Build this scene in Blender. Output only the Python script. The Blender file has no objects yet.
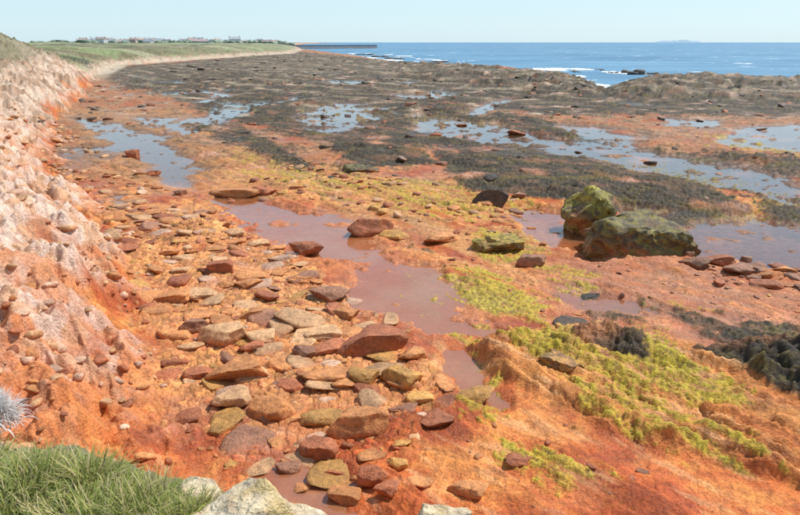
import bpy, bmesh, math, random
import numpy as np
from mathutils import noise as mn, Vector
rng=np.random.default_rng(7); random.seed(7)
EYE=6.0; F=666.0; TH=math.radians(17.9)
S=bpy.context.scene
def G(px,py,z=0.0):
    """survey: bearing/depression of a landmark -> world position on level z"""
    dx=(px-400)/F; du=(257.5-py)/F
    d=(dx, math.cos(TH)+du*math.sin(TH), -math.sin(TH)+du*math.cos(TH))
    t=(z-EYE)/d[2]
    return (d[0]*t, d[1]*t)
def P(*pts,z=0.0): return np.array([G(a,b,z) for a,b in pts])
# ---------------------------------------------------------------- noise
def _h(ix,iy,s):
    n=(ix.astype(np.int64)*374761393+iy.astype(np.int64)*668265263+s*1442695041)&0xffffffff
    n=((n^(n>>13))*1274126177)&0xffffffff
    n=(n^(n>>16))&0xffffffff
    return n
def perlin(x,y,s=0):
    xi=np.floor(x);yi=np.floor(y);fx=x-xi;fy=y-yi
    u=fx*fx*fx*(fx*(fx*6-15)+10);v=fy*fy*fy*(fy*(fy*6-15)+10)
    def g(ax,ay):
        a=_h(xi+ax,yi+ay,s)*(2*np.pi/4294967296.0)
        return np.cos(a)*(fx-ax)+np.sin(a)*(fy-ay)
    a=g(0,0);b=g(1,0);c=g(0,1);d=g(1,1)
    return ((a+(b-a)*u)+((c+(d-c)*u)-(a+(b-a)*u))*v)*1.5
def fbm(x,y,o=4,s=0,gain=.5):
    r=0;a=1;t=0
    for i in range(o):
        r=r+a*perlin(x+i*17.3,y-i*9.1,s+i);t+=a*.75;a*=gain;x=x*2.03;y=y*2.03
    return r/t
def cells(x,y,s=0):
    """jointed blocks: distance to joint (F2-F1) and a random value per block"""
    xi=np.floor(x);yi=np.floor(y);f1=np.full(x.shape,9.);f2=np.full(x.shape,9.);idv=np.zeros(x.shape)
    for a in (-1,0,1):
        for b in (-1,0,1):
            h1=_h(xi+a,yi+b,s)/4294967296.0;h2=_h(xi+a,yi+b,s+77)/4294967296.0
            dd=np.hypot(xi+a+.1+.8*h1-x,yi+b+.1+.8*h2-y)
            n=dd<f1;f2=np.where(n,f1,np.minimum(f2,dd));f1=np.where(n,dd,f1);idv=np.where(n,(h1*7.13+h2*3.7)%1,idv)
    return f2-f1,idv
def ss(a,b,x):
    t=np.clip((x-a)/(b-a),0,1);return t*t*(3-2*t)
def sd(poly,X,Y,margin=1e9):
    out=np.full(X.shape,-1e3)
    lo=poly.min(0)-margin;hi=poly.max(0)+margin
    m=(X>lo[0])&(X<hi[0])&(Y>lo[1])&(Y<hi[1])
    x=X[m];y=Y[m]
    if x.size==0: return out
    best=np.full(x.shape,1e18);ins=np.zeros(x.shape,bool)
    n=len(poly)
    for i in range(n):
        ax,ay=poly[i];bx,by=poly[(i+1)%n];ex=bx-ax;ey=by-ay
        t=np.clip(((x-ax)*ex+(y-ay)*ey)/(ex*ex+ey*ey+1e-12),0,1)
        dd=(x-ax-t*ex)**2+(y-ay-t*ey)**2;best=np.minimum(best,dd)
        if ay!=by:
            c=((ay>y)!=(by>y))&(x<(bx-ax)*(y-ay)/(by-ay)+ax);ins^=c
    r=np.sqrt(best);out[m]=np.where(ins,r,-r);return out
# ---------------------------------------------------------------- map of the shore (world-space outlines)
BANK=np.vstack([P((190,515),(165,400),(148,330),(128,270),(88,205),(54,155),(58,120),(88,95),(98,76),(120,66),(210,59),(290,54),(302,49.5),(286,46.3)),
   [(-420,3000),(-900,9000),(-9000,9000),(-9000,-6),(-1.6,-6),(-1.6,2),(-2.4,5)]])
SEA=np.vstack([P((303,49),(318,51),(350,55),(400,63),(450,67.5),(520,71),(570,77),(590,84),(598,93),(613,89),(632,81),(720,79.5),(850,80),(1500,80)),
   [(60000,2000),(60000,60000),(-900,60000),(-400,3000),(-150,900)]])
PLAT=np.vstack([P((-300,420),(-50,432),(60,440),(130,462),(185,492),(260,505),(320,522),(480,540),(900,600),z=4.1),[(3,1),(3,-3),(-7,-3),(-7,3.0)]])
RUB=P((105,205),(215,215),(300,262),(395,318),(455,372),(440,430),(330,500),(215,470),(165,400),(145,310))
POOLS=[ # outline, softness, warp
 (P((72,118),(105,121),(150,133),(185,152),(203,172),(188,186),(160,181),(135,157),(98,141)),.6,1.0),
 (P((205,198),(265,194),(315,210),(355,228),(402,250),(436,275),(470,312),(500,335),(455,345),(415,338),(382,303),(340,277),(290,254),(240,228)),.45,1.9),
 (P((290,114),(330,102),(372,104),(392,120),(352,136),(310,133)),1.5,4),
 (P((388,93),(440,94.5),(442,101),(402,101)),1,1),
 (P((415,115),(480,122),(560,138),(640,148),(740,166),(810,180),(810,208),(760,203),(680,180),(600,165),(540,154),(470,144),(420,132)),1.0,3.2),
 (P((695,222),(760,218),(830,232),(830,284),(760,272),(705,264),(682,244)),.3,.8),
 (P((512,205),(575,213),(604,240),(592,262),(548,247),(520,225)),.25,.8),
 (P((735,126),(810,124),(810,144),(745,142)),.8,1.5),
 (P((462,114),(490,101),(522,97),(505,106),(482,119)),.8,.8),
 (P((195,118),(222,118),(222,127),(198,126)),.8,1),
 (P((130,117),(170,118),(190,130),(150,129)),.8,1),
 (P((205,92),(235,94),(235,99),(208,98)),1,1),
 (P((655,117),(722,121),(715,129),(665,126)),.8,1.0),
 (P((620,206),(668,212),(662,222),(624,217)),.2,.3),
 (P((555,288),(640,298),(690,318),(660,322),(600,310),(560,300)),.4,1.0),
 (P((560,124),(620,128),(618,137),(570,134)),.8,1.5),
 (P((250,470),(300,450),(330,468),(380,500),(400,530),(300,530)),.2,.5),
 (P((430,350),(470,345),(490,380),(520,410),(500,412),(450,385)),.25,.5),
]
REEF=P((466,348),(520,333),(600,338),(680,352),(740,362),(830,360),(830,520),(780,487),(700,468),(620,440),(550,410),(490,378))
SDX,SDY=.64,-.77
BARS=[(P((395,66),(470,68),(560,76),(600,87),(600,96),(540,94),(470,84),(400,78)),.6),
      (P((612,84),(700,80),(850,80),(850,102),(700,100),(625,97)),.65),
      (P((150,75),(300,72),(330,80),(200,86)),.3),
      (P((440,154),(560,162),(690,186),(735,210),(640,210),(540,198),(470,188)),.28),
      (P((330,146),(400,148),(425,164),(350,166)),.3),
      (P((620,140),(720,150),(800,163),(800,172),(700,160)),.18),
      (P((560,222),(640,232),(700,256),(670,268),(590,252)),.22)]
def height(X,Y,full=False):
    R=np.hypot(X,Y)
    wx=fbm(X*.35,Y*.35,4,11)
    fx=fbm(X*2.3,Y*2.3,3,31)
    U=X*SDX+Y*SDY;V=X*.77+Y*.64
    Vw=V+.5*fbm(U*.12,V*.3,3,41)+.05*fbm(U*1.2,V*3,2,43)
    def saw(per,s):
        q=Vw/per+.35*perlin(U*.1/per,V*.3/per,s);t=q-np.floor(q)
        am=.5+.5*perlin(np.floor(q)*7.7,U*.35/per,s+5)*1.4
        return t*(1-ss(.88,1,t))*np.clip(am,0,1.2)
    pres=ss(-.25,.35,fbm(X*.1,Y*.1,3,51))
    reef=ss(-.15,.25,sd(REEF,X,Y,3)+.35*wx)
    far=ss(30,60,R)
    e1,i1=cells(U/1.5+.3*fx,Vw/.5,5);e2,i2=cells(U/6+.15*wx,Vw/2.6+.1*fx,9)
    blk=ss(0,.16,e1);blk2=ss(0,.25,e2)
    s1=saw(.42,1);s2=saw(1.3,2)
    strat=s1*.06+s2*.20
    h=.055+.09*fbm(X*.25,Y*.25,4,61)+.03*fx
    on=ss(.0,.12,h+.1*pres-.06)
    h=h+strat*(.15+.75*pres)+pres*on*.09*(i1-.3)*blk*(1-reef)*ss(9,13,Y)
    h=h+reef*(.10+.14*wx+.09*i1*blk+.07*fx+.34*s2+.11*s1)
    h=h+far*(saw(6.5,3)*.22*pres+.03+.16*(i2**1.5)*blk2*(.4+.6*pres)+.06*fbm(X*.2,Y*.2,4,71))
    for pg,a in BARS:
        h=h+a*ss(-1.0,1.4,sd(pg,X,Y,8)+2.2*wx)*(.6+.35*i2*blk2+.12*fx)
    # weed-draped hump at the right edge
    h=h+.30*ss(-.25,.5,sd(P((700,372),(740,364),(830,368),(830,420),(745,395)),X,Y,4)+.4*wx)*(1+.5*fx)
    h=np.maximum(h,.015+.012*fx)
    pool=np.zeros_like(X)
    for pg,w,a in POOLS:
        m=ss(-w,w,sd(pg,X,Y,12)+a*(wx*.8+fx*.35));pool=np.maximum(pool,m)
    bump=.24*np.clip(fbm(X*.8,Y*1.1,4,81)-.25,0,1)*(1+far*.8)
    h=h*(1-pool)+pool*(-.045+bump+.012*fx)
    np_=ss(.22,.34,fbm(X*.09+3,Y*.06,4,91))*ss(34,46,R)*(1-ss(120,170,R))
    h=h*(1-np_)+np_*(-.05+bump)
    sds=sd(SEA,X,Y)
    sea=ss(-1.5,3.5,sds+4*wx)
    edge=np.exp(-((sds+7)/6)**2)*ss(60,80,R)*(1-ss(160,260,R))
    h=h+edge*(.35+.4*wx+.25*i2*blk2)
    h=h*(1-sea)-1.2*sea
    # bank / cliff
    d=sd(BANK,X,Y)
    dd=np.maximum(d+1.0*wx*ss(5,20,R)+.25*fx+(3*fbm(X*.05,Y*.05,3,103))*ss(60,120,R),0)
    top=4.7+1.6*fbm(X*.02,Y*.02,4,101)*ss(60,120,R)*(1-ss(500,900,R)*.6)
    top=top+4.6*np.exp(-(((X+53)/11)**2+((Y-88)/15)**2))
    k=.52+.9*ss(50,75,R)-.95*ss(95,170,R)
    hb=top*(1-np.exp(-dd*k/top))
    cx,cy=G(40,300,1.0);cx2,cy2=G(20,215,1.5)
    hb=hb+(.9*np.exp(-(((X-cx)/2.2)**2+((Y-cy)/2.4)**2))+.8*np.exp(-(((X-cx2)/2.6)**2+((Y-cy2)/2.6)**2)))*ss(0,1.6,dd)
    rough=(np.abs(fbm(X*.7,Y*.7,4,111,.5)))*.7
    q=(X*.9-Y*.25)/.55+.5*fbm(X*.3,Y*.3,3,115);t=q-np.floor(q);c3=t*(1-ss(.8,1,t))*.36*(.5+perlin(np.floor(q)*3.3,Y*.4,116))
    bk=ss(0,1.5,dd)*(1-ss(150,300,R)*.6)
    h=np.where(dd>0,np.maximum(h,0.02)+hb+bk*(rough-.2+c3+.18*(i1-.5)*blk)*(1-ss(10,20,dd)*.8),h)
    sp=sd(PLAT,X,Y,8)+.12*fbm(X*2,Y*2,3,121)
    hp=4.1+.10*fbm(X*1.5,Y*1.5,4,131)-np.clip(-sp,0,9)*2.6
    plat=hp>h
    h=np.where(plat,hp,h)
    if full: return h,dict(R=R,wx=wx,fx=fx,U=U,V=V,Vw=Vw,reef=reef,pool=pool,d=dd,draw=d,sea=sea,sds=sds,plat=plat,pres=pres,sp=sp,saw1=s1,saw2=s2,np_=np_,i1=i1,i2=i2,e1=e1,e2=e2,t3=t)
    return h
# ---------------------------------------------------------------- terrain grid
NA=1300
az=np.radians(np.linspace(-58,52,NA))
rs=[.9]
while rs[-1]<5200:
    r=rs[-1];dr=max(.0036*r,.55*(r*r+36)/6/850)
    if r<4: dr=.011*r
    rs.append(r+min(dr,.011*r) if r<400 else r+.02*r)
rs=np.array(rs);NR=len(rs)
A,Rr=np.meshgrid(az,rs)
X=(Rr*np.sin(A)).ravel();Y=(Rr*np.cos(A)).ravel()
h,D=height(X,Y,True)
R=D['R'];wx=D['wx'];fx=D['fx'];U=D['U'];V=D['V'];d=D['d'];i1=D['i1'];i2=D['i2']
def C(r,g,b): return np.array([r,g,b])
def mix(c,k,m):
    m=np.clip(m,0,1)[:,None];return c*(1-m)+k*m
n1=fbm(X*.5,Y*.5,5,201);n2=fbm(X*3,Y*3,4,211);n3=fbm(X*.15,Y*.15,4,221);n4=fbm(X*9,Y*9,3,231)
nu=fbm(U*.25,V*1.6,5,241);nf=fbm(U*.8,V*4,4,251);ns=fbm(U*.6,V*6.5,5,261,.65)
n0=fbm(X*.04,Y*.05,4,271);nuf=fbm(U*.06,V*.3,4,281)
def zone(pg,w,a,margin=10): return ss(-w,w,sd(pg,X,Y,margin)+a*(wx*.8+.5*n2))
def patch(m,nz,soft=.15): return ss(.5-soft,.5+soft,m*.95+.55*nz)*ss(.02,.2,m)
col=np.tile(C(.48,.118,.028),(X.size,1))
col=mix(col,C(.60,.22,.058),ss(-.15,.4,n1+.4*n2)*.9)
col=mix(col,C(.32,.06,.018),ss(.0,.45,-n1+.3*n4+.3*nf)*.8)
col=mix(col,C(.64,.32,.14),ss(.1,.5,nf+.4*n1)*.5)
m=zone(P((545,265),(690,262),(830,290),(830,345),(700,350),(600,325),(540,300)),1,1)
col=mix(col,C(.42,.19,.105),m*(.7+.5*nf))
m=zone(P((215,195),(320,208),(440,270),(500,330),(420,338),(300,260)),.6,.5)
col=mix(col,C(.50,.17,.07),m*.8)
m=zone(P((100,200),(215,205),(300,262),(400,330),(450,370),(420,410),(330,430),(230,430),(150,400),(140,300)),1,1)
col=mix(col,C(.62,.27,.095),patch(m*.85,n1+.3*n2,.3)*.85)
m=zone(P((60,110),(180,110),(330,165),(430,190),(450,240),(340,215),(210,195),(120,190),(90,160)),1,2)
col=mix(col,C(.52,.24,.08),m*(.5+.5*ss(-.3,.3,nu)))
m=zone(P((300,170),(440,180),(500,215),(560,250),(500,300),(440,270),(380,235)),1,1)
col=mix(col,C(.56,.27,.095),m*ss(-.3,.3,nu+.4*n2)*.8)
farb=ss(24,44,R)*(d<=.1)
col=mix(col,C(.24,.15,.085),farb*(.65+.7*n1))
col=mix(col,C(.33,.16,.075),farb*ss(.0,.4,n3+.4*n1)*(1-ss(60,120,R))*.8)
# cobble and gravel bed
ec,ic=cells(X*5.5+.3*fx,Y*5.5,15);ec2,ic2=cells(X*11,Y*11,17)
cob=patch(np.maximum(zone(RUB,1,1)*.9,.42*ss(8,11,Y)),.6*n1+.3*n2,.2)*(1-D['pool']*.7)*(1-ss(22,30,R))*(1-D['reef'])*(d<.4)
cval=.62+.75*ic;cc3=np.stack([cval,cval*(.85+.25*ic2),cval*(.8+.35*((ic*5)%1))],-1)
cc3=cc3*(ss(0,.18,ec)*.6+.4)[:,None]
cm=np.clip(cob*.85,0,1)[:,None];col=col*(1-cm)+col*cc3*cm
# mid-distance loose blocks
em,im=cells(X*1.6+.3*fx,Y*1.6,19)
mb=ss(-.1,.3,n1+.5*nu)*ss(16,24,R)*(1-ss(70,100,R))*(1-D['pool'])*(d<3)
mbm=mb[:,None];col=col*(1-mbm)+col*((.6+.7*im)*(.4+.6*ss(0,.2,em)))[:,None]*mbm
col=col*(1+(.45*(i1-.5)*D['pres']*(1-D['pool']))[:,None])
rf=D['reef']
col=mix(col,C(.62,.265,.07),rf*(.6+.6*nu))
col=mix(col,C(.42,.13,.035),rf*ss(.0,.4,ns+.3*n4)*.7)
col=mix(col,C(.66,.37,.18),rf*ss(.1,.5,-ns+.4*n1)*.6)
col=mix(col,C(.20,.055,.02),rf*(1-ss(.0,.07,D['e1']))*.6)
# clear pools: dark bed
clr=np.maximum(ss(24,32,R),ss(4.5,8,X))*np.maximum(D['pool'],D['np_'])
col=mix(col,C(.17,.10,.065),clr*.75)
# yellow algae
YL=[(P((445,268),(500,276),(548,306),(535,322),(490,320),(450,300)),.68,.5),(P((404,272),(436,270),(442,322),(412,305)),.68,.4),
 (P((235,148),(330,172),(425,188),(425,212),(320,198),(240,176)),.44,1),(P((498,345),(560,334),(640,344),(680,368),(745,408),(745,424),(690,418),(600,388),(520,368)),.70,.3),
 (P((447,378),(502,384),(504,426),(462,420)),.68,.3),(P((488,440),(560,466),(610,486),(560,500),(500,470)),.64,.3),
 (P((560,185),(640,180),(750,205),(800,225),(700,222),(600,200)),.5,1),(P((690,130),(830,150),(830,172),(720,150)),.5,2),(P((200,98),(420,108),(560,122),(500,130),(300,120)),.42,3),
 (P((545,262),(600,280),(590,300),(550,285)),.55,.4),(P((470,225),(540,240),(550,275),(480,262)),.66,.5),(P((320,175),(470,185),(560,200),(470,230),(400,215)),.45,.8),(P((640,300),(720,310),(700,330)),.5,.5),
 (P((560,385),(660,400),(720,440),(800,480),(740,485),(640,450),(570,415)),.54,.3),(P((540,150),(700,170),(800,200),(800,212),(640,180)),.5,1.5),(P((500,320),(640,330),(690,345),(600,345)),.52,.4),(P((740,200),(810,205),(810,225),(750,215)),.5,.5),(P((440,320),(500,330),(480,370),(440,350)),.42,.4)]
ya=np.zeros(X.size)
for pg,c,w in YL: ya=np.maximum(ya,c*zone(pg,w,w))
ym=patch(ya,n2*.4+ns*1.15+nu*.4+.3*n4+.25*rf*(D['saw2']-.3),.16)
col=mix(col,C(.47,.32,.035),ym*.88)
col=mix(col,C(.36,.30,.035),ym*ss(-.1,.4,n4+.5*n1)*.7)
col=mix(col,C(.15,.11,.03),ym*ss(-.05,.3,-n4-.6*ns)*.7)
# dark weed / mussels
WD=[(P((93,70),(300,52),(400,62),(600,82),(850,78),(850,118),(560,118),(440,106),(300,103),(120,92)),.90,3),
 (P((150,92),(440,104),(560,122),(640,150),(830,165),(830,222),(760,208),(700,195),(560,170),(420,152),(330,147),(230,125)),.74,2),
 (P((430,153),(570,158),(700,184),(750,214),(700,228),(560,204),(465,194)),1.05,.5),
 (P((695,358),(830,362),(830,432),(745,395)),1.0,.2),(P((566,340),(640,350),(646,378),(592,362)),.85,.2),
 (P((165,122),(230,148),(330,186),(310,160),(230,118)),.72,1),(P((325,141),(400,144),(440,166),(345,172)),.98,.6),
 (P((560,296),(640,305),(660,330),(590,325)),.62,.4),(P((565,215),(690,225),(705,262),(580,250)),.9,.4),(P((750,196),(830,200),(830,248),(775,234)),.9,.5),
 (P((640,300),(830,335),(830,362),(700,354)),.62,.4),(P((480,385),(560,420),(680,465),(660,470),(560,435),(500,405)),.45,.15),(P((400,225),(450,240),(440,262),(400,250)),.55,.4)]
wd=np.zeros(X.size)
for pg,c,w in WD: wd=np.maximum(wd,c*zone(pg,w,w))
fa_=ss(45,90,R)
wm=patch(wd,(.5*nu+.45*n1)*(1-.5*fa_)+.8*nuf*fa_+.35*n2*(1-fa_)+.25*(i2-.5),.13)*(1-D['pool']*.5)
wc=np.tile(C(.040,.029,.019),(X.size,1));wc=mix(wc,C(.10,.074,.038),ss(-.15,.5,n4+.5*n2)*.75);wc=mix(wc,C(.17,.12,.028),ss(.15,.55,n1+.4*n4)*.5)
wc=mix(wc,C(.20,.105,.055),ss(.25,.55,-n1+.4*nu)*.6)
wc=mix(wc,C(.12,.09,.058),ss(60,180,R)*.6)  # aerial haze painted in: weed colour pales with distance
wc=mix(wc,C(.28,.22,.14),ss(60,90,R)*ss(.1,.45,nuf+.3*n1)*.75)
wmm=np.clip(wm,0,1)[:,None];col=col*(1-wmm)+wc*wmm
# bank
dn=d+1.3*wx
bk=ss(.1,1.2,dn)
pink=np.tile(C(.56,.31,.18),(X.size,1))
st=D['t3']
pink=mix(pink,C(.68,.50,.40),ss(-.1,.3,nu*.6+.4*n2+.5*(st-.4))*.9)
pink=mix(pink,C(.50,.19,.075),ss(.1,.55,n1+.4*n2)*.7)
pink=mix(pink,C(.46,.13,.036),(1-ss(.3,1.6,dn))*.7)
pink=mix(pink,C(.28,.11,.06),ss(.25,.6,n2+.4*n4)*.6)
nearb=1-ss(10.5,13.5,Y+.5*n1)
pink=mix(pink,C(.52,.165,.05),nearb*ss(-.2,.3,n1+.5*n2+.1)*.85)
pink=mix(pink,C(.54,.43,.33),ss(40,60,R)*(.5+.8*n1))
pink=mix(pink,C(.24,.15,.09),ss(40,60,R)*ss(-.1,.35,-n1+.5*n2)*.85)
b=bk[:,None];col=col*(1-b)+pink*b
lim=5-2.5*ss(85,130,R)
gm=ss(-1,2.0,d-lim+4*n1)*ss(32,60,R)
gr=np.tile(C(.11,.105,.042),(X.size,1));gr=mix(gr,C(.20,.15,.085),ss(-.2,.3,n1+.5*n2));gr=mix(gr,C(.22,.26,.11),ss(.0,.3,n0+.2*n3)*.8*ss(90,130,R))
gr=mix(gr,C(.25,.27,.15),ss(150,500,R)*.7);gr=mix(gr,C(.08,.085,.045),ss(110,160,R)*ss(.1,.25,fbm(X*.03,Y*.012,4,291))*.8)  # first mix paints distance haze into the grass colour
gr=mix(gr,C(.38,.32,.22),ss(60,110,R)*ss(.15,.35,fbm(X*.05,Y*.03,4,295))*.5)
g_=gm[:,None];col=col*(1-g_)+gr*g_
col=mix(col,C(.44,.35,.25),ss(110,160,R)*ss(-2,0,D['draw']+1)*(1-ss(.5,2.5,d+3*n1)))
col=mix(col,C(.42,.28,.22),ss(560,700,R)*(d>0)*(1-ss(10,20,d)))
pl=D['plat']
soil=np.tile(C(.24,.19,.11),(X.size,1));soil=mix(soil,C(.13,.14,.05),ss(-.2,.3,n2))
soil=np.where((D['sp']<-.05)[:,None],C(.42,.22,.12)*(1+.4*n2[:,None]),soil)
col=np.where(pl[:,None],soil,col)
nfade=1-ss(28,55,R)
h=h+wm*(.04+(.045*np.clip(n4,-1,1)+.04*n2)*nfade+.06*n1*(1-nfade))*(D['sea']<.5)+ym*(.015+.03*n4+.05*ns)*nfade
h=h+.012*n4*(1-D['pool'])*nfade+.035*cob*ss(0,.25,ec)*(.4+.8*ic)+.10*mb*ss(0,.3,em)*(im-.25)*(1-ss(45,70,R))
h=h+(pl*.02*n4)
wet=np.clip(ss(.13,.02,h)*(1-bk),0,1)
rough=np.clip(.75-.47*wet+.2*n2,.2,.95)
col=np.clip(col*(1+.20*n4[:,None]+.14*n2[:,None]),.004,.8)
def mesh_np(name,co,q,smooth=True):
    me=bpy.data.meshes.new(name);k=q.shape[1]
    me.vertices.add(len(co));me.vertices.foreach_set('co',co.astype(np.float32).ravel())
    me.loops.add(q.size);me.loops.foreach_set('vertex_index',q.astype(np.int32).ravel())
    me.polygons.add(len(q));me.polygons.foreach_set('loop_start',np.arange(0,q.size,k,dtype=np.int32))
    me.polygons.foreach_set('loop_total',np.full(len(q),k,dtype=np.int32))
    me.polygons.foreach_set('use_smooth',np.full(len(q),smooth))
    me.update(calc_edges=True)
    ob=bpy.data.objects.new(name,me);S.collection.objects.link(ob);return ob
def grid_mesh(name,X,Y,Z,NR,NA,mask=None):
    idx=np.arange(NR*NA).reshape(NR,NA)
    q=np.stack([idx[:-1,:-1],idx[:-1,1:],idx[1:,1:],idx[1:,:-1]],-1).reshape(-1,4)
    co=np.stack([X,Y,Z],-1)
    if mask is not None:
        q=q[mask[q].any(1)];u,inv=np.unique(q,return_inverse=True);co=co[u];q=inv.reshape(-1,4)
    return mesh_np(name,co,q)
def setcol(ob,c,name='Col'):
    a=ob.data.color_attributes.new(name,'FLOAT_COLOR','POINT')
    a.data.foreach_set('color',np.hstack([c,np.ones((len(c),1))]).astype(np.float32).ravel())
ter=grid_mesh('rocky_shore_ground',X,Y,h,NR,NA);setcol(ter,col)
fa=ter.data.attributes.new('rgh','FLOAT','POINT');fa.data.foreach_set('value',rough.astype(np.float32))
# ---------------------------------------------------------------- materials
def nodes(name):
    m=bpy.data.materials.new(name);m.use_nodes=True;nt=m.node_tree;return m,nt,nt.nodes['Principled BSDF']
def N(nt,t,**k):
    n=nt.nodes.new(t)
    for a,b in k.items():
        if a in n.inputs: n.inputs[a].default_value=b
        else: setattr(n,a,b)
    return n
def surf_mat(name,attr='Col',rgh=None,fine=40,bumps=((6,.05),(30,.012)),var=.55,spec=.35,rv=.7):
    m,nt,b=nodes(name);L=nt.links.new
    at=N(nt,'ShaderNodeAttribute',attribute_name=attr);geo=N(nt,'ShaderNodeNewGeometry')
    cur=at.outputs['Color']
    for sc,v,de in ((fine,var,5),(fine/9,var*.6,4)):
        nz=N(nt,'ShaderNodeTexNoise',Scale=sc,Detail=de,Roughness=.65);L(geo.outputs['Position'],nz.inputs['Vector'])
        mr=N(nt,'ShaderNodeMapRange');mr.inputs[1].default_value=.3;mr.inputs[2].default_value=.7;mr.inputs[3].default_value=1-v;mr.inputs[4].default_value=1+v
        L(nz.outputs[0],mr.inputs[0])
        mx=N(nt,'ShaderNodeVectorMath',operation='MULTIPLY');L(cur,mx.inputs[0]);L(mr.outputs[0],mx.inputs[1]);cur=mx.outputs[0]
    L(cur,b.inputs['Base Color'])
    if rgh:
        ra=N(nt,'ShaderNodeAttribute',attribute_name=rgh);L(ra.outputs['Fac'],b.inputs['Roughness'])
    else: b.inputs['Roughness'].default_value=rv
    b.inputs['Specular IOR Level'].default_value=spec
    prev=None
    for sc,dist in bumps:
        nz=N(nt,'ShaderNodeTexNoise',Scale=sc,Detail=4,Roughness=.6);L(geo.outputs['Position'],nz.inputs['Vector'])
        bp=N(nt,'ShaderNodeBump',Strength=.85,Distance=dist);L(nz.outputs[0],bp.inputs['Height'])
        if prev: L(prev.outputs[0],bp.inputs['Normal'])
        prev=bp
    L(prev.outputs[0],b.inputs['Normal']);return m
ter.data.materials.append(surf_mat('shore_rock_and_mud',rgh='rgh',fine=22,bumps=((5,.07),(26,.035)),var=.38,spec=.28))
rockmat=surf_mat('stone',fine=14,bumps=((7,.06),(36,.025)),var=.36,rv=.6)
# ---------------------------------------------------------------- water
wmask=(h<.006)&(D['sea']<.3)&(R<190)&(d<=0.05)&(~pl)
pw=grid_mesh('tide_pool_water',X,Y,np.zeros_like(X),NR,NA,wmask)
m,nt,b=nodes('pool_water');L=nt.links.new
out=nt.nodes['Material Output'];geo=N(nt,'ShaderNodeNewGeometry')
nz=N(nt,'ShaderNodeTexNoise',Scale=4,Detail=4);L(geo.outputs['Position'],nz.inputs['Vector'])
bp=N(nt,'ShaderNodeBump',Strength=.3,Distance=.02);L(nz.outputs[0],bp.inputs['Height'])
fr=N(nt,'ShaderNodeFresnel',IOR=1.7);L(bp.outputs[0],fr.inputs['Normal'])
gl=N(nt,'ShaderNodeBsdfGlossy',Roughness=.07);gl.inputs['Color'].default_value=(.97,.98,1,1);L(bp.outputs[0],gl.inputs['Normal'])
tr=N(nt,'ShaderNodeBsdfTransparent');tr.inputs['Color'].default_value=(.96,.88,.80,1)
nz2=N(nt,'ShaderNodeTexNoise',Scale=.5,Detail=5);L(geo.outputs['Position'],nz2.inputs['Vector'])
cr=N(nt,'ShaderNodeValToRGB');e=cr.color_ramp.elements;e[0].position=.35;e[0].color=(.52,.15,.045,1);e[1].position=.65;e[1].color=(.55,.25,.13,1);L(nz2.outputs[0],cr.inputs[0])
df=N(nt,'ShaderNodeBsdfDiffuse');L(cr.outputs[0],df.inputs['Color'])
nt.nodes.remove(b)
sxyz=N(nt,'ShaderNodeSeparateXYZ');L(geo.outputs['Position'],sxyz.inputs[0])
mrm=N(nt,'ShaderNodeMapRange');mrm.inputs[1].default_value=20;mrm.inputs[2].default_value=30;mrm.inputs[3].default_value=.5;mrm.inputs[4].default_value=.04;L(sxyz.outputs[1],mrm.inputs[0])
mrx=N(nt,'ShaderNodeMapRange');mrx.inputs[1].default_value=3.5;mrx.inputs[2].default_value=8;mrx.inputs[3].default_value=1;mrx.inputs[4].default_value=.12;L(sxyz.outputs[0],mrx.inputs[0])
mm=N(nt,'ShaderNodeMath',operation='MULTIPLY');L(mrm.outputs[0],mm.inputs[0]);L(mrx.outputs[0],mm.inputs[1])
m0=N(nt,'ShaderNodeMixShader');L(mm.outputs[0],m0.inputs[0]);L(tr.outputs[0],m0.inputs[1]);L(df.outputs[0],m0.inputs[2])
mx=N(nt,'ShaderNodeMixShader');L(fr.outputs[0],mx.inputs[0]);L(m0.outputs[0],mx.inputs[1]);L(gl.outputs[0],mx.inputs[2]);L(mx.outputs[0],out.inputs[0])
pw.data.materials.append(m)
# sea sheet
sx=np.array([-30000,30000,30000,-30000.]);sy=np.array([45,45,42000,42000.])
seaob=mesh_np('sea',np.stack([sx,sy,np.full(4,-.25)],-1),np.array([[0,1,2,3]]))
m,nt,b=nodes('sea_water');L=nt.links.new
geo=N(nt,'ShaderNodeNewGeometry')
mp=N(nt,'ShaderNodeMapping');mp.inputs['Scale'].default_value=(.015,.05,1);L(geo.outputs['Position'],mp.inputs[0])
nz=N(nt,'ShaderNodeTexNoise',Scale=1,Detail=9,Roughness=.7);L(mp.outputs[0],nz.inputs['Vector'])
cr=N(nt,'ShaderNodeValToRGB');e=cr.color_ramp.elements
e[0].position=.36;e[0].color=(.055,.16,.27,1);e[1].position=.62;e[1].color=(.14,.29,.41,1)
L(nz.outputs[0],cr.inputs[0])
mp2=N(nt,'ShaderNodeMapping');mp2.inputs['Scale'].default_value=(.10,.08,1);L(geo.outputs['Position'],mp2.inputs[0])
nz2=N(nt,'ShaderNodeTexNoise',Scale=1,Detail=6,Roughness=.7);L(mp2.outputs[0],nz2.inputs['Vector'])
mr=N(nt,'ShaderNodeMapRange');mr.inputs[1].default_value=.615;mr.inputs[2].default_value=.66;L(nz2.outputs[0],mr.inputs[0])
mc=N(nt,'ShaderNodeMix',data_type='RGBA');mc.inputs['B'].default_value=(.75,.78,.8,1);L(mr.outputs[0],mc.inputs['Factor']);L(cr.outputs[0],mc.inputs['A'])
L(mc.outputs['Result'],b.inputs['Base Color']);b.inputs['Roughness'].default_value=.5;b.inputs['Specular IOR Level'].default_value=.2
bp=N(nt,'ShaderNodeBump',Strength=1,Distance=.8);L(nz2.outputs[0],bp.inputs['Height']);L(bp.outputs[0],b.inputs['Normal'])
seaob.data.materials.append(m)
fn=fbm(X*.12,Y*.05,5,501);sdd=D['sds']+4*wx
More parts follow.
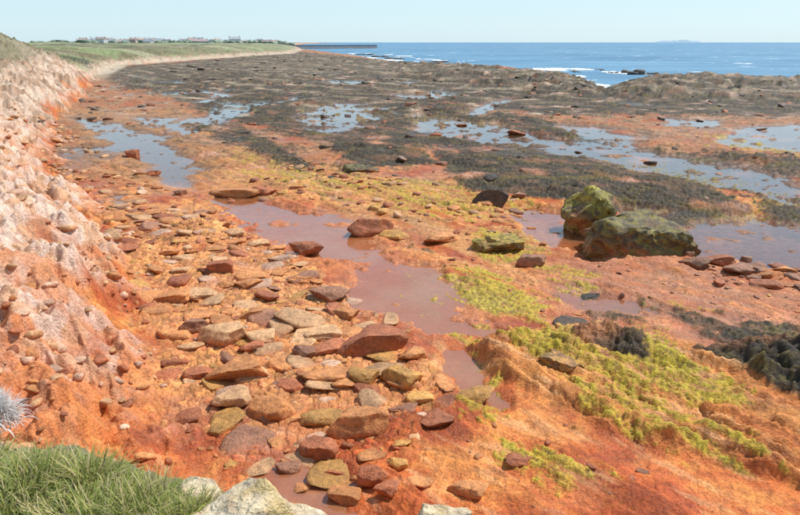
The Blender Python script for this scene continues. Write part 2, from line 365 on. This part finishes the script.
fmask=(sdd>.5)&(sdd<26)&(fn+.25*np.exp(-sdd/8)>.36)&(R>60)&(R<420)&(X>-30)
fo=grid_mesh('surf_foam',X,Y,np.full(X.size,-.20),NR,NA,fmask)
m,nt,b=nodes('foam');b.inputs['Roughness'].default_value=.9;fo.data.materials.append(m)
nz=N(nt,'ShaderNodeTexNoise',Scale=3);cr=N(nt,'ShaderNodeValToRGB');cr.color_ramp.elements[0].color=(.55,.6,.62,1);cr.color_ramp.elements[1].color=(.8,.8,.8,1);nt.links.new(nz.outputs[0],cr.inputs[0]);nt.links.new(cr.outputs[0],b.inputs['Base Color'])
# ---------------------------------------------------------------- rocks
def proto(seed,sub,ncut=9,rough=.10,top=.62):
    r=random.Random(seed);bm=bmesh.new();bmesh.ops.create_icosphere(bm,subdivisions=sub,radius=1)
    v=np.array([p.co[:] for p in bm.verts]);f=np.array([[q.index for q in p.verts] for p in bm.faces]);bm.free()
    for i in range(ncut):
        n=np.array([r.gauss(0,1),r.gauss(0,1),r.gauss(0,.6)]);n/=np.linalg.norm(n)
        c=r.uniform(.45,.82);dt=v@n;v=v-np.outer(np.maximum(dt-c,0),n)*.97
    n=np.array([r.gauss(0,.15),r.gauss(0,.15),1]);n/=np.linalg.norm(n);dt=v@n;v=v-np.outer(np.maximum(dt-r.uniform(top-.2,top),0),n)*.95
    o=Vector((seed*3.1,seed*1.7,0))
    for i in range(len(v)):
        p=Vector(v[i]);v[i]*=1+rough*mn.fractal(p*1.8+o,1,2,4)
    v/=np.abs(v).max(0);return v,f
PH=[proto(i,4,8,.10,.75) for i in range(12)];PM=[proto(20+i,3,9,.08,.58) for i in range(18)];PLo=[proto(50+i,2) for i in range(10)]
def place(pr,x,y,z,sx,sy,sz,yaw,tilt=(0,0)):
    v=pr[0]*np.array([sx,sy,sz]);c,s=math.cos(yaw),math.sin(yaw)
    v=v@np.array([[c,s,0],[-s,c,0],[0,0,1]])
    a,bb=tilt;v=v@np.array([[1,0,0],[0,math.cos(a),math.sin(a)],[0,-math.sin(a),math.cos(a)]]);v=v@np.array([[math.cos(bb),0,-math.sin(bb)],[0,1,0],[math.sin(bb),0,math.cos(bb)]])
    return v+np.array([x,y,z])
ORA=(.54,.22,.075);TAN=(.56,.31,.15);RED=(.37,.12,.05);OCH=(.48,.24,.065);DRK=(.10,.065,.045);BRN=(.30,.135,.075);PNK=(.57,.34,.22);GRN=(.30,.20,.05);BLK=(.05,.04,.03)
def rockcols(v,z0,hh,base,stain=(.44,.11,.03),amt=.7):
    t=np.clip((v[:,2]-z0)/max(hh,1e-3),0,1);k=(1-ss(.0,.6,t))[:,None]*amt
    q=fbm(v[:,0]*4+v[:,2]*3,v[:,1]*4-v[:,2]*2,3,77)
    c=np.array(base)[None,:]*(1-k)+np.array(stain)[None,:]*k
    return c*(1+.35*q[:,None])
class Pile:
    def __init__(s): s.v=[];s.f=[];s.c=[];s.n=0
    def add(s,v,f,c): s.v.append(v);s.f.append(f+s.n);s.c.append(c);s.n+=len(v)
    def build(s,name):
        o=mesh_np(name,np.vstack(s.v),np.vstack(s.f));setcol(o,np.vstack(s.c));o.data.materials.append(rockmat);return o
BL=[(355,442,58,44,ORA),(319,459,38,32,RED),(305,256,36,22,RED),(220,275,26,24,RED),(228,411,36,28,TAN),(271,421,44,36,ORA),
(236,385,62,34,ORA),(224,348,54,38,TAN),(300,331,56,26,TAN),(370,360,70,44,RED),(366,387,36,26,OCH),(402,390,42,32,OCH),(191,336,26,24,BRN),
(196,381,26,18,RED),(330,302,42,20,BRN),(171,304,36,16,ORA),(326,386,58,16,ORA),(374,487,30,28,RED),(440,430,38,20,RED),(306,360,28,20,BRN),
(267,303,28,18,RED),(489,209,38,32,DRK),(132,158,15,14,RED),(532,268,30,22,BRN),(368,237,46,34,RED),(233,197,48,16,ORA),
(700,270,30,16,BRN),(722,266,26,14,RED),(745,276,32,14,BRN),(770,290,26,12,RED),(790,276,22,12,ORA),(20,340,40,34,ORA),(8,322,26,26,TAN),
(250,322,28,16,ORA),(262,345,34,20,TAN),(345,320,30,16,ORA),(300,285,26,12,ORA),(200,300,28,14,TAN),(247,290,30,13,ORA),(322,342,40,16,TAN),(412,362,28,18,ORA),
(290,392,26,16,RED),(345,392,26,14,ORA),(400,472,24,16,OCH),(420,490,28,14,ORA),(330,480,30,16,RED),(290,472,28,16,BRN),(470,500,40,16,ORA),(520,470,30,12,RED),
(420,405,26,14,OCH),(478,405,40,18,OCH),(600,250,24,22,BRN),(440,245,34,16,ORA),(395,240,30,14,OCH),(520,200,16,12,BRN),(412,107,14,9,BRN),(518,135,18,9,RED),(150,176,16,8,RED),(180,196,14,9,BRN),(262,195,30,12,RED),
(590,300,24,8,BLK),(575,330,34,8,DRK),(388,500,26,18,RED),(345,505,34,20,ORA),(250,355,26,16,RED),(283,372,30,16,ORA)]
zs=height(np.array([G(b[0],b[1],.05)[0] for b in BL]),np.array([G(b[0],b[1],.05)[1] for b in BL]))
for i,(px,py,w,hp,c) in enumerate(BL):
    z=float(zs[i])
    if px<60: x,y=G(px,py,z);z=float(height(np.array([x]),np.array([y]))[0])
    x,y=G(px,py,max(z,0)*.7)
    dep=math.hypot(math.hypot(x,y),EYE);W=w/F*dep*.55;dp=W*random.uniform(.65,.85);H=max(hp/F*dep*.62,.06)*.62
    y+=dp*.7
    v=place(PH[i%12],x,y,z+H*.5,W,dp,H,random.uniform(-.35,.35),(random.uniform(-.12,.12),random.uniform(-.15,.15)))
    c=np.array(c)*random.uniform(.85,1.15)
    o=mesh_np('boulder',v,PH[i%12][1]);setcol(o,rockcols(v,z-.1*H,H*1.6,c,amt=.6 if c[0]>.2 else .15));o.data.materials.append(rockmat)
def block(name,px,py,W,Dp,H,yaw,seed,topc,sidec,tilt,z0=0.,lo=(.38,.15,.05),nc=8,top=.85,yel=.6):
    x,y=G(px,py,.1);pr=proto(seed,5,nc,.16,top);v=place(pr,x,y+Dp*.6,z0+H*.45,W,Dp,H,yaw,tilt)
    lx=fbm(v[:,0]*1.5+v[:,2],v[:,1]*1.5,4,300);l2=fbm(v[:,0]*6+v[:,2]*4,v[:,1]*6+v[:,2]*6,4,310)
    v[:,2]+=.12*lx*H+.05*l2*H;v[:,0]+=.09*l2;v[:,1]+=.11*fbm(v[:,0]*4,v[:,2]*6,3,320)
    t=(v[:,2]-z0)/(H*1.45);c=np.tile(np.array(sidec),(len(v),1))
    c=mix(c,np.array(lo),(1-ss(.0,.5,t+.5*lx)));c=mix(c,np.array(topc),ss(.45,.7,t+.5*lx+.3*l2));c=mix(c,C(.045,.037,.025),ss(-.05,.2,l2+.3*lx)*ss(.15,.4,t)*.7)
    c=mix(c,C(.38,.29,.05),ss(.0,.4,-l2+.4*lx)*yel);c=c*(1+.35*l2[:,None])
    o=mesh_np(name,v,pr[1]);setcol(o,np.clip(c,.01,.8));o.data.materials.append(rockmat)
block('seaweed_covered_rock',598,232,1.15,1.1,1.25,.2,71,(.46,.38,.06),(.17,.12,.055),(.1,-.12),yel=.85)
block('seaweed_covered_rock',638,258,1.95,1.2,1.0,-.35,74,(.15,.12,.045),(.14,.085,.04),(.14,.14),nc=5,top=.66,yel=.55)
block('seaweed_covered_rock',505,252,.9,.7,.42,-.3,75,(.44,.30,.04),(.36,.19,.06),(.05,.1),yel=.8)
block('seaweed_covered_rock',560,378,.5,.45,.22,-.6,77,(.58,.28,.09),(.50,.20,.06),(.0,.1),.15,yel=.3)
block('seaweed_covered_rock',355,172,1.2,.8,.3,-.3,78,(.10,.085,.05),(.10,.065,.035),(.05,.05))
def scatter(pile,poly,n,smin,smax,cols,protos,flat=(.35,.65),pw=2.2,gap=.85,sink=.25,thin=-.12):
    lo=poly.min(0);hi=poly.max(0);tries=n*6
    xs=rng.uniform(lo[0],hi[0],tries);ys=rng.uniform(lo[1],hi[1],tries)
    ok=sd(poly,xs,ys)>0;xs=xs[ok];ys=ys[ok]
    dens=fbm(xs*.35,ys*.35,3,400)+.3*rng.standard_normal(len(xs));ok=dens>thin;xs=xs[ok];ys=ys[ok]
    zz=height(xs,ys);cnt=0
    rad=smin+(smax-smin)*rng.random(len(xs))**pw
    o=np.argsort(-rad[:int(n*1.8)])
    A_=np.empty((n,3))
    for i in o:
        if cnt>=n: break
        if cnt:
            dd=np.hypot(A_[:cnt,0]-xs[i],A_[:cnt,1]-ys[i])
            if (dd<(A_[:cnt,2]+rad[i])*gap).any(): continue
        if zz[i]<-.15: continue
        A_[cnt]=(xs[i],ys[i],rad[i]);cnt+=1
        r=rad[i];pr=random.choice(protos)
        sz=r*random.uniform(*flat)
        v=place(pr,xs[i],ys[i],zz[i]+sz*sink,r,r*random.uniform(.5,.95),sz,random.uniform(0,6.28),(random.gauss(0,.14),random.gauss(0,.14)))
        c=np.array(random.choice(cols))*random.uniform(.75,1.2)
        pile.add(v,pr[1],rockcols(v,zz[i]-.1*sz,sz*1.4,c,amt=.6 if c[0]>.2 else .1))
    return cnt
pile=Pile()
c1=[ORA,ORA,ORA,ORA,TAN,TAN,RED,OCH,BRN,ORA,PNK]
print(scatter(pile,RUB,420,.13,.50,c1,PM,flat=(.16,.36),gap=.66,pw=1.8,sink=.2,thin=-.3))
print(scatter(pile,RUB,700,.03,.12,c1+[RED,RED],PLo,flat=(.3,.6),gap=.8,sink=.1))
LEFT=P((60,118),(110,150),(215,200),(215,235),(150,290),(60,270),(0,240),(-60,200),(0,120),z=.6)
print(scatter(pile,LEFT,560,.07,.36,[ORA,TAN,PNK,RED,TAN],PLo,flat=(.25,.5),gap=.7,pw=3))
SLOPE=np.vstack([P((190,470),(165,390),(148,320),(120,260),z=.2),P((20,250),(-40,330),(-40,400),(60,440),z=1.8)])
print(scatter(pile,SLOPE,220,.03,.2,[ORA,TAN,PNK,RED],PLo,gap=.7,pw=3))
MID=P((440,215),(560,245),(830,300),(830,350),(620,330),(480,350),(440,420),(470,520),(820,540),(830,500),(640,450),(480,375),(430,300))
print(scatter(pile,MID,230,.02,.13,[RED,RED,ORA,BRN,OCH],PLo,pw=4,flat=(.25,.5)))
UP=P((215,200),(300,165),(440,185),(560,215),(540,250),(450,235),(330,205))
print(scatter(pile,UP,260,.05,.35,[RED,ORA,ORA,BRN,OCH,TAN],PLo,pw=3,flat=(.25,.5)))
CL=P((680,255),(720,252),(800,268),(830,290),(780,300),(700,285))
print(scatter(pile,CL,60,.08,.3,[RED,BRN,BRN,ORA],PM,gap=.7))
pile.build('beach_stones')
pile=Pile()
FAR=P((90,85),(400,80),(830,100),(830,215),(560,200),(300,190),(60,118))
print(scatter(pile,FAR,700,.08,.6,[BRN,DRK,RED,BRN,BLK,DRK,(.22,.14,.09)],PLo,pw=5,gap=.6,flat=(.2,.45),sink=.1))
FAR2=P((95,70),(300,54),(450,68),(590,86),(830,80),(830,100),(400,90),(90,88))
print(scatter(pile,FAR2,220,.3,1.4,[(.12,.09,.06),(.15,.11,.07),(.07,.055,.04)],PLo,pw=4,gap=.4,flat=(.15,.35),sink=.1))
pile.build('weed_covered_stones')
pile=Pile()
for px,py,w,hh in [(628,73,18,5),(640,74.5,26,6),(650,74,14,3),(380,57,20,3),(395,59,22,3),(365,55,18,2),(612,73,8,2),(440,62,24,2),(430,66,20,3),(560,76,20,4),(600,70,9,1.5),(690,78,20,3),(575,72,10,2)]:
    x,y=G(px,py,-.25)
    for k in range(5):
        W=w/F*y*.25;H=hh/F*y*.8;pr=random.choice(PLo)
        v=place(pr,x+random.uniform(-1,1)*W*1.3,y+random.uniform(-2,2),-.25+H*.1,W,W*.8,H*random.uniform(.4,1),random.uniform(0,6))
        pile.add(v,pr[1],np.tile(np.array((.12,.10,.085)),(len(v),1)))
pile.build('skerry_rocks')
# ---------------------------------------------------------------- far land: houses, trees, breakwater, island
def flat(name,c,r=.8):
    m,nt,b=nodes(name);nz=N(nt,'ShaderNodeTexNoise',Scale=.6,Detail=5);geo=N(nt,'ShaderNodeNewGeometry');nt.links.new(geo.outputs['Position'],nz.inputs['Vector'])
    cr=N(nt,'ShaderNodeValToRGB');cr.color_ramp.elements[0].position=.3;cr.color_ramp.elements[1].position=.7
    cr.color_ramp.elements[0].color=(*[x*.8 for x in c],1);cr.color_ramp.elements[1].color=(*[min(x*1.15,.85) for x in c],1)
    nt.links.new(nz.outputs[0],cr.inputs[0]);nt.links.new(cr.outputs[0],b.inputs['Base Color']);b.inputs['Roughness'].default_value=r;return m
WH=[flat('white_render',(.70,.70,.70)),flat('grey_stone',(.50,.50,.50)),flat('brick',(.48,.38,.34))];RF=[flat('slate',(.36,.39,.43)),flat('red_tile',(.46,.34,.31))];GLS=flat('window_glass',(.15,.18,.2),.2)  # wall and roof colours paled, distance haze included in them
def box(bm,x0,x1,y0,y1,z0,z1,mi):
    vs=[bm.verts.new(p) for p in [(x0,y0,z0),(x1,y0,z0),(x1,y1,z0),(x0,y1,z0),(x0,y0,z1),(x1,y0,z1),(x1,y1,z1),(x0,y1,z1)]]
    for f in [(3,2,1,0),(4,5,6,7),(0,1,5,4),(1,2,6,5),(2,3,7,6),(3,0,4,7)]: bm.faces.new([vs[i] for i in f]).material_index=mi
def house(x,y,z,w,dp,hh,yaw,wm_,rm):
    bm=bmesh.new();box(bm,-w/2,w/2,-dp/2,dp/2,-3,hh,0);rh=dp*.42
    a=[bm.verts.new(p) for p in [(-w/2-.3,-dp/2-.4,hh),(w/2+.3,-dp/2-.4,hh),(w/2+.3,dp/2+.4,hh),(-w/2-.3,dp/2+.4,hh),(-w/2-.3,0,hh+rh),(w/2+.3,0,hh+rh)]]
    for f in [(0,1,5,4),(2,3,4,5),(1,2,5),(3,0,4)]: bm.faces.new([a[i] for i in f]).material_index=1
    box(bm,-w/2+.3,-w/2+1.3,-.5,.5,hh,hh+rh+1,0);box(bm,w/2-1.3,w/2-.3,-.5,.5,hh,hh+rh+1,0)
    n=max(2,int(w/3))
    for i in range(n):
        cx=-w/2+w*(i+.5)/n
        for zz in ([1.1] if hh<4 else [1.1,3.7]): box(bm,cx-.5,cx+.5,-dp/2-.03,-dp/2+.05,zz,zz+1.2,2)
    me=bpy.data.meshes.new('house');bm.to_mesh(me);bm.free()
    for q in (wm_,rm,GLS): me.materials.append(q)
    o=bpy.data.objects.new('house',me);o.location=(x,y,z);o.rotation_euler[2]=yaw;S.collection.objects.link(o)
hx=[];
for i in range(64):
    px=random.choice([random.uniform(90,180),random.uniform(90,285),random.uniform(150,262)]);y=random.uniform(950,1700);hx.append(((px-400)/F*y*1.0,y))
hz=height(np.array([a for a,_ in hx]),np.array([b for _,b in hx]))
for (x,y),z in zip(hx,hz): house(x,y,max(z,2.5),random.uniform(8,20),random.uniform(6,9),random.choice([2.8,2.8,5.4]),random.uniform(-.6,.6),random.choice(WH),random.choice(RF))
pile=Pile();txy=[]
for i in range(150):
    px=random.uniform(50,292) if i%2 else random.gauss(190,45);px=min(max(px,45),290);y=random.uniform(900,1900);txy.append(((px-400)/F*y,y))
tz=height(np.array([a for a,_ in txy]),np.array([b for _,b in txy]))
for (x,y),z in zip(txy,tz):
    for k in range(4):
        pr=random.choice(PLo);w_=random.uniform(3,8);v=place(pr,x+random.gauss(0,6),y+random.gauss(0,4),z+1,w_,w_,random.uniform(1.5,4.5),random.uniform(0,6))
        pile.add(v,pr[1],np.tile(np.array((.19,.24,.18))*random.uniform(.8,1.3),(len(v),1)))  # greyed, paler green with the haze put into the tree colour
pile.build('distant_trees')
bm=bmesh.new();x0,y0=G(312,48.8)
prof=[(-5,-2),(-3,2.2),(-3,3.4),(-2.2,3.4),(-2.2,2.4),(4,2.2),(6,-2)]
ra=[bm.verts.new((x0-25,y0+p[0],p[1])) for p in prof];rb=[bm.verts.new((x0+62,y0+60+p[0],p[1])) for p in prof]
for i in range(len(prof)-1): bm.faces.new((ra[i],ra[i+1],rb[i+1],rb[i]))
bm.faces.new(rb);bm.faces.new(ra[::-1])
me=bpy.data.meshes.new('harbour_breakwater');bm.to_mesh(me);bm.free();me.materials.append(flat('dark_concrete',(.16,.18,.20)));S.collection.objects.link(bpy.data.objects.new('harbour_breakwater',me))
nI=60;vs=[]
for j in range(2):
    for i in range(nI):
        t=i/(nI-1);z=-1 if j==0 else max(0,(math.sin(math.pi*t)**.6)*(44+30*mn.fractal(Vector((t*5,3,0)),1,2,4)))
        vs.append((4650+t*850,12500+(250 if j else 0),z))
vs+= [(v[0],v[1]+600,-1) for v in vs[:nI]]
fs=[[i,i+1,nI+i+1,nI+i] for i in range(nI-1)]+[[nI+i,nI+i+1,2*nI+i+1,2*nI+i] for i in range(nI-1)]
o=mesh_np('distant_island',np.array(vs,float),np.array(fs));o.data.materials.append(flat('hazy_island',(.22,.34,.43)))  # blue haze is painted as the island's own colour
# ---------------------------------------------------------------- foreground: pale rocks, grass
def pale(px,py,z,W,Dp,H,seed,yaw,tilt=(0,0)):
    x,y=G(px,py,z);pr=proto(seed,5,8,.1,.7);v=place(pr,x,y,z-H*.5,W,Dp,H,yaw,tilt)
    l=fbm(v[:,0]*5,v[:,1]*5+v[:,2]*4,4,330);l2=fbm(v[:,0]*14,v[:,1]*14+v[:,2]*9,3,340);v[:,2]+=.025*l+.008*l2
    c=np.tile(np.array((.58,.46,.30)),(len(v),1));c=mix(c,C(.52,.36,.14),ss(.05,.4,l)*.8);c=mix(c,C(.63,.56,.44),ss(.1,.5,-l+.3*l2)*.7);c=mix(c,C(.32,.22,.13),ss(.15,.45,l2)*.6)
    o=mesh_np('pale_cliff_rock',v,pr[1]);setcol(o,c);o.data.materials.append(rockmat)
pale(236,506,4.2,.26,.2,.22,81,.5,(.1,-.15));pale(292,526,4.05,.16,.14,.16,82,.2);pale(436,514,3.98,.17,.12,.18,83,.1);pale(205,486,4.15,.12,.1,.1,85,.1)
def grass(name,tufts,cols,L0=(.10,.22),wd=.003,spread=.9):
    vv=[];ff=[];cc=[];n=0
    for (cx,cy,cz,rad,cnt,hm) in tufts:
        for i in range(cnt):
            a=random.uniform(0,6.283);q=rad*math.sqrt(random.random());x=cx+q*math.cos(a);y=cy+q*math.sin(a)
            z=cz+hm*(1-(q/rad)**2)-.03
            la=a+random.gauss(0,1.2);lean=(q/rad)*spread*random.uniform(.4,1.3)+random.uniform(0,.9);Ln=random.uniform(*L0)
            col_=np.array(random.choice(cols))*random.uniform(.75,1.25);w=wd*random.uniform(.6,1.4)
            sxx,syy=-math.sin(la),math.cos(la);px_,py_,pz_=x,y,z;ang=lean*.5
            for k in range(5):
                ww=w*(1-(k/4)**1.5)+.0004
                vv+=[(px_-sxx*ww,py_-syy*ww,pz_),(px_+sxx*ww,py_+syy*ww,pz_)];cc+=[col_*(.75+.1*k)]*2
                st=Ln/4;px_+=math.cos(la)*math.sin(ang)*st;py_+=math.sin(la)*math.sin(ang)*st;pz_+=math.cos(ang)*st;ang+=lean*.35
            for k in range(4): ff.append((n+2*k,n+2*k+1,n+2*k+3,n+2*k+2))
            n+=10
    o=mesh_np(name,np.array(vv),np.array(ff));setcol(o,np.clip(np.array(cc),0,.75))
    m,nt,b=nodes(name+'_blades');at=N(nt,'ShaderNodeAttribute',attribute_name='Col');nt.links.new(at.outputs['Color'],b.inputs['Base Color']);b.inputs['Roughness'].default_value=.6
    tl=N(nt,'ShaderNodeBsdfTranslucent');nt.links.new(at.outputs['Color'],tl.inputs['Color']);ms=N(nt,'ShaderNodeMixShader');ms.inputs[0].default_value=.35
    nt.links.new(b.outputs[0],ms.inputs[1]);nt.links.new(tl.outputs[0],ms.inputs[2]);nt.links.new(ms.outputs[0],nt.nodes['Material Output'].inputs[0])
    o.data.materials.append(m)
GC=[(.31,.35,.08),(.40,.41,.10),(.46,.43,.13),(.20,.27,.06),(.62,.50,.28),(.34,.37,.09),(.54,.44,.22),(.16,.20,.05)]
T=[]
for px,py,rad,cnt,hm in [(30,488,.20,1900,.09),(88,484,.14,1100,.07),(135,515,.19,1700,.06),(10,525,.3,2500,.07),(80,535,.3,2100,.07),(175,526,.12,800,.03),(-50,478,.25,1200,.09),(-120,520,.3,1200,.1),(60,470,.08,350,.03),(115,490,.07,300,.02),(195,510,.07,260,.02)]:
    x,y=G(px,py,4.15);T.append((x,y,4.1,rad,cnt,hm))
grass('grass',T,GC,L0=(.06,.2))
x,y=G(-2,425,4.0);grass('dried_white_plant',[(x-.08,y+.1,3.96,.11,1100,.12)],[(.80,.74,.70),(.82,.78,.74),(.72,.62,.56)],L0=(.06,.15),wd=.003)
# ---------------------------------------------------------------- light, sky, camera
SE=math.radians(55);SAZ=math.radians(62)
sun=bpy.data.lights.new('sun','SUN');sun.energy=5.0;sun.angle=math.radians(.5);sun.color=(1,.97,.92)
so=bpy.data.objects.new('sun',sun);S.collection.objects.link(so)
dv=Vector((math.sin(SAZ)*math.cos(SE),math.cos(SAZ)*math.cos(SE),math.sin(SE)));so.rotation_euler=dv.to_track_quat('Z','Y').to_euler()
w=bpy.data.worlds.new('World');S.world=w;w.use_nodes=True;nt=w.node_tree;bg=nt.nodes['Background'];bg.inputs[1].default_value=.13
sk=nt.nodes.new('ShaderNodeTexSky');sk.sky_type='NISHITA';sk.sun_disc=False;sk.sun_elevation=SE;sk.sun_rotation=SAZ;sk.air_density=1.0;sk.dust_density=.4;sk.ozone_density=2.0
mxs=nt.nodes.new('ShaderNodeMix');mxs.data_type='RGBA'
mxs.inputs['B'].default_value=(5.1,7.0,8.1,1)  # thin haze, thickest low in the sky
tc=nt.nodes.new('ShaderNodeTexCoord');sp_=nt.nodes.new('ShaderNodeSeparateXYZ');nt.links.new(tc.outputs['Generated'],sp_.inputs[0])
mh=nt.nodes.new('ShaderNodeMapRange');mh.inputs[1].default_value=0;mh.inputs[2].default_value=.7;mh.inputs[3].default_value=.74;mh.inputs[4].default_value=.25
nt.links.new(sp_.outputs[2],mh.inputs[0]);nt.links.new(mh.outputs[0],mxs.inputs['Factor'])
nt.links.new(sk.outputs[0],mxs.inputs['A']);nt.links.new(mxs.outputs['Result'],bg.inputs[0])
cam=bpy.data.cameras.new('camera');cam.sensor_width=36;cam.lens=F/800*36;cam.clip_end=80000;cam.clip_start=.05
co=bpy.data.objects.new('camera',cam);S.collection.objects.link(co);co.location=(0,0,EYE);co.rotation_euler=(math.pi/2-TH,0,0);S.camera=co
S.view_settings.view_transform='Standard';S.view_settings.look='None';S.view_settings.exposure=0
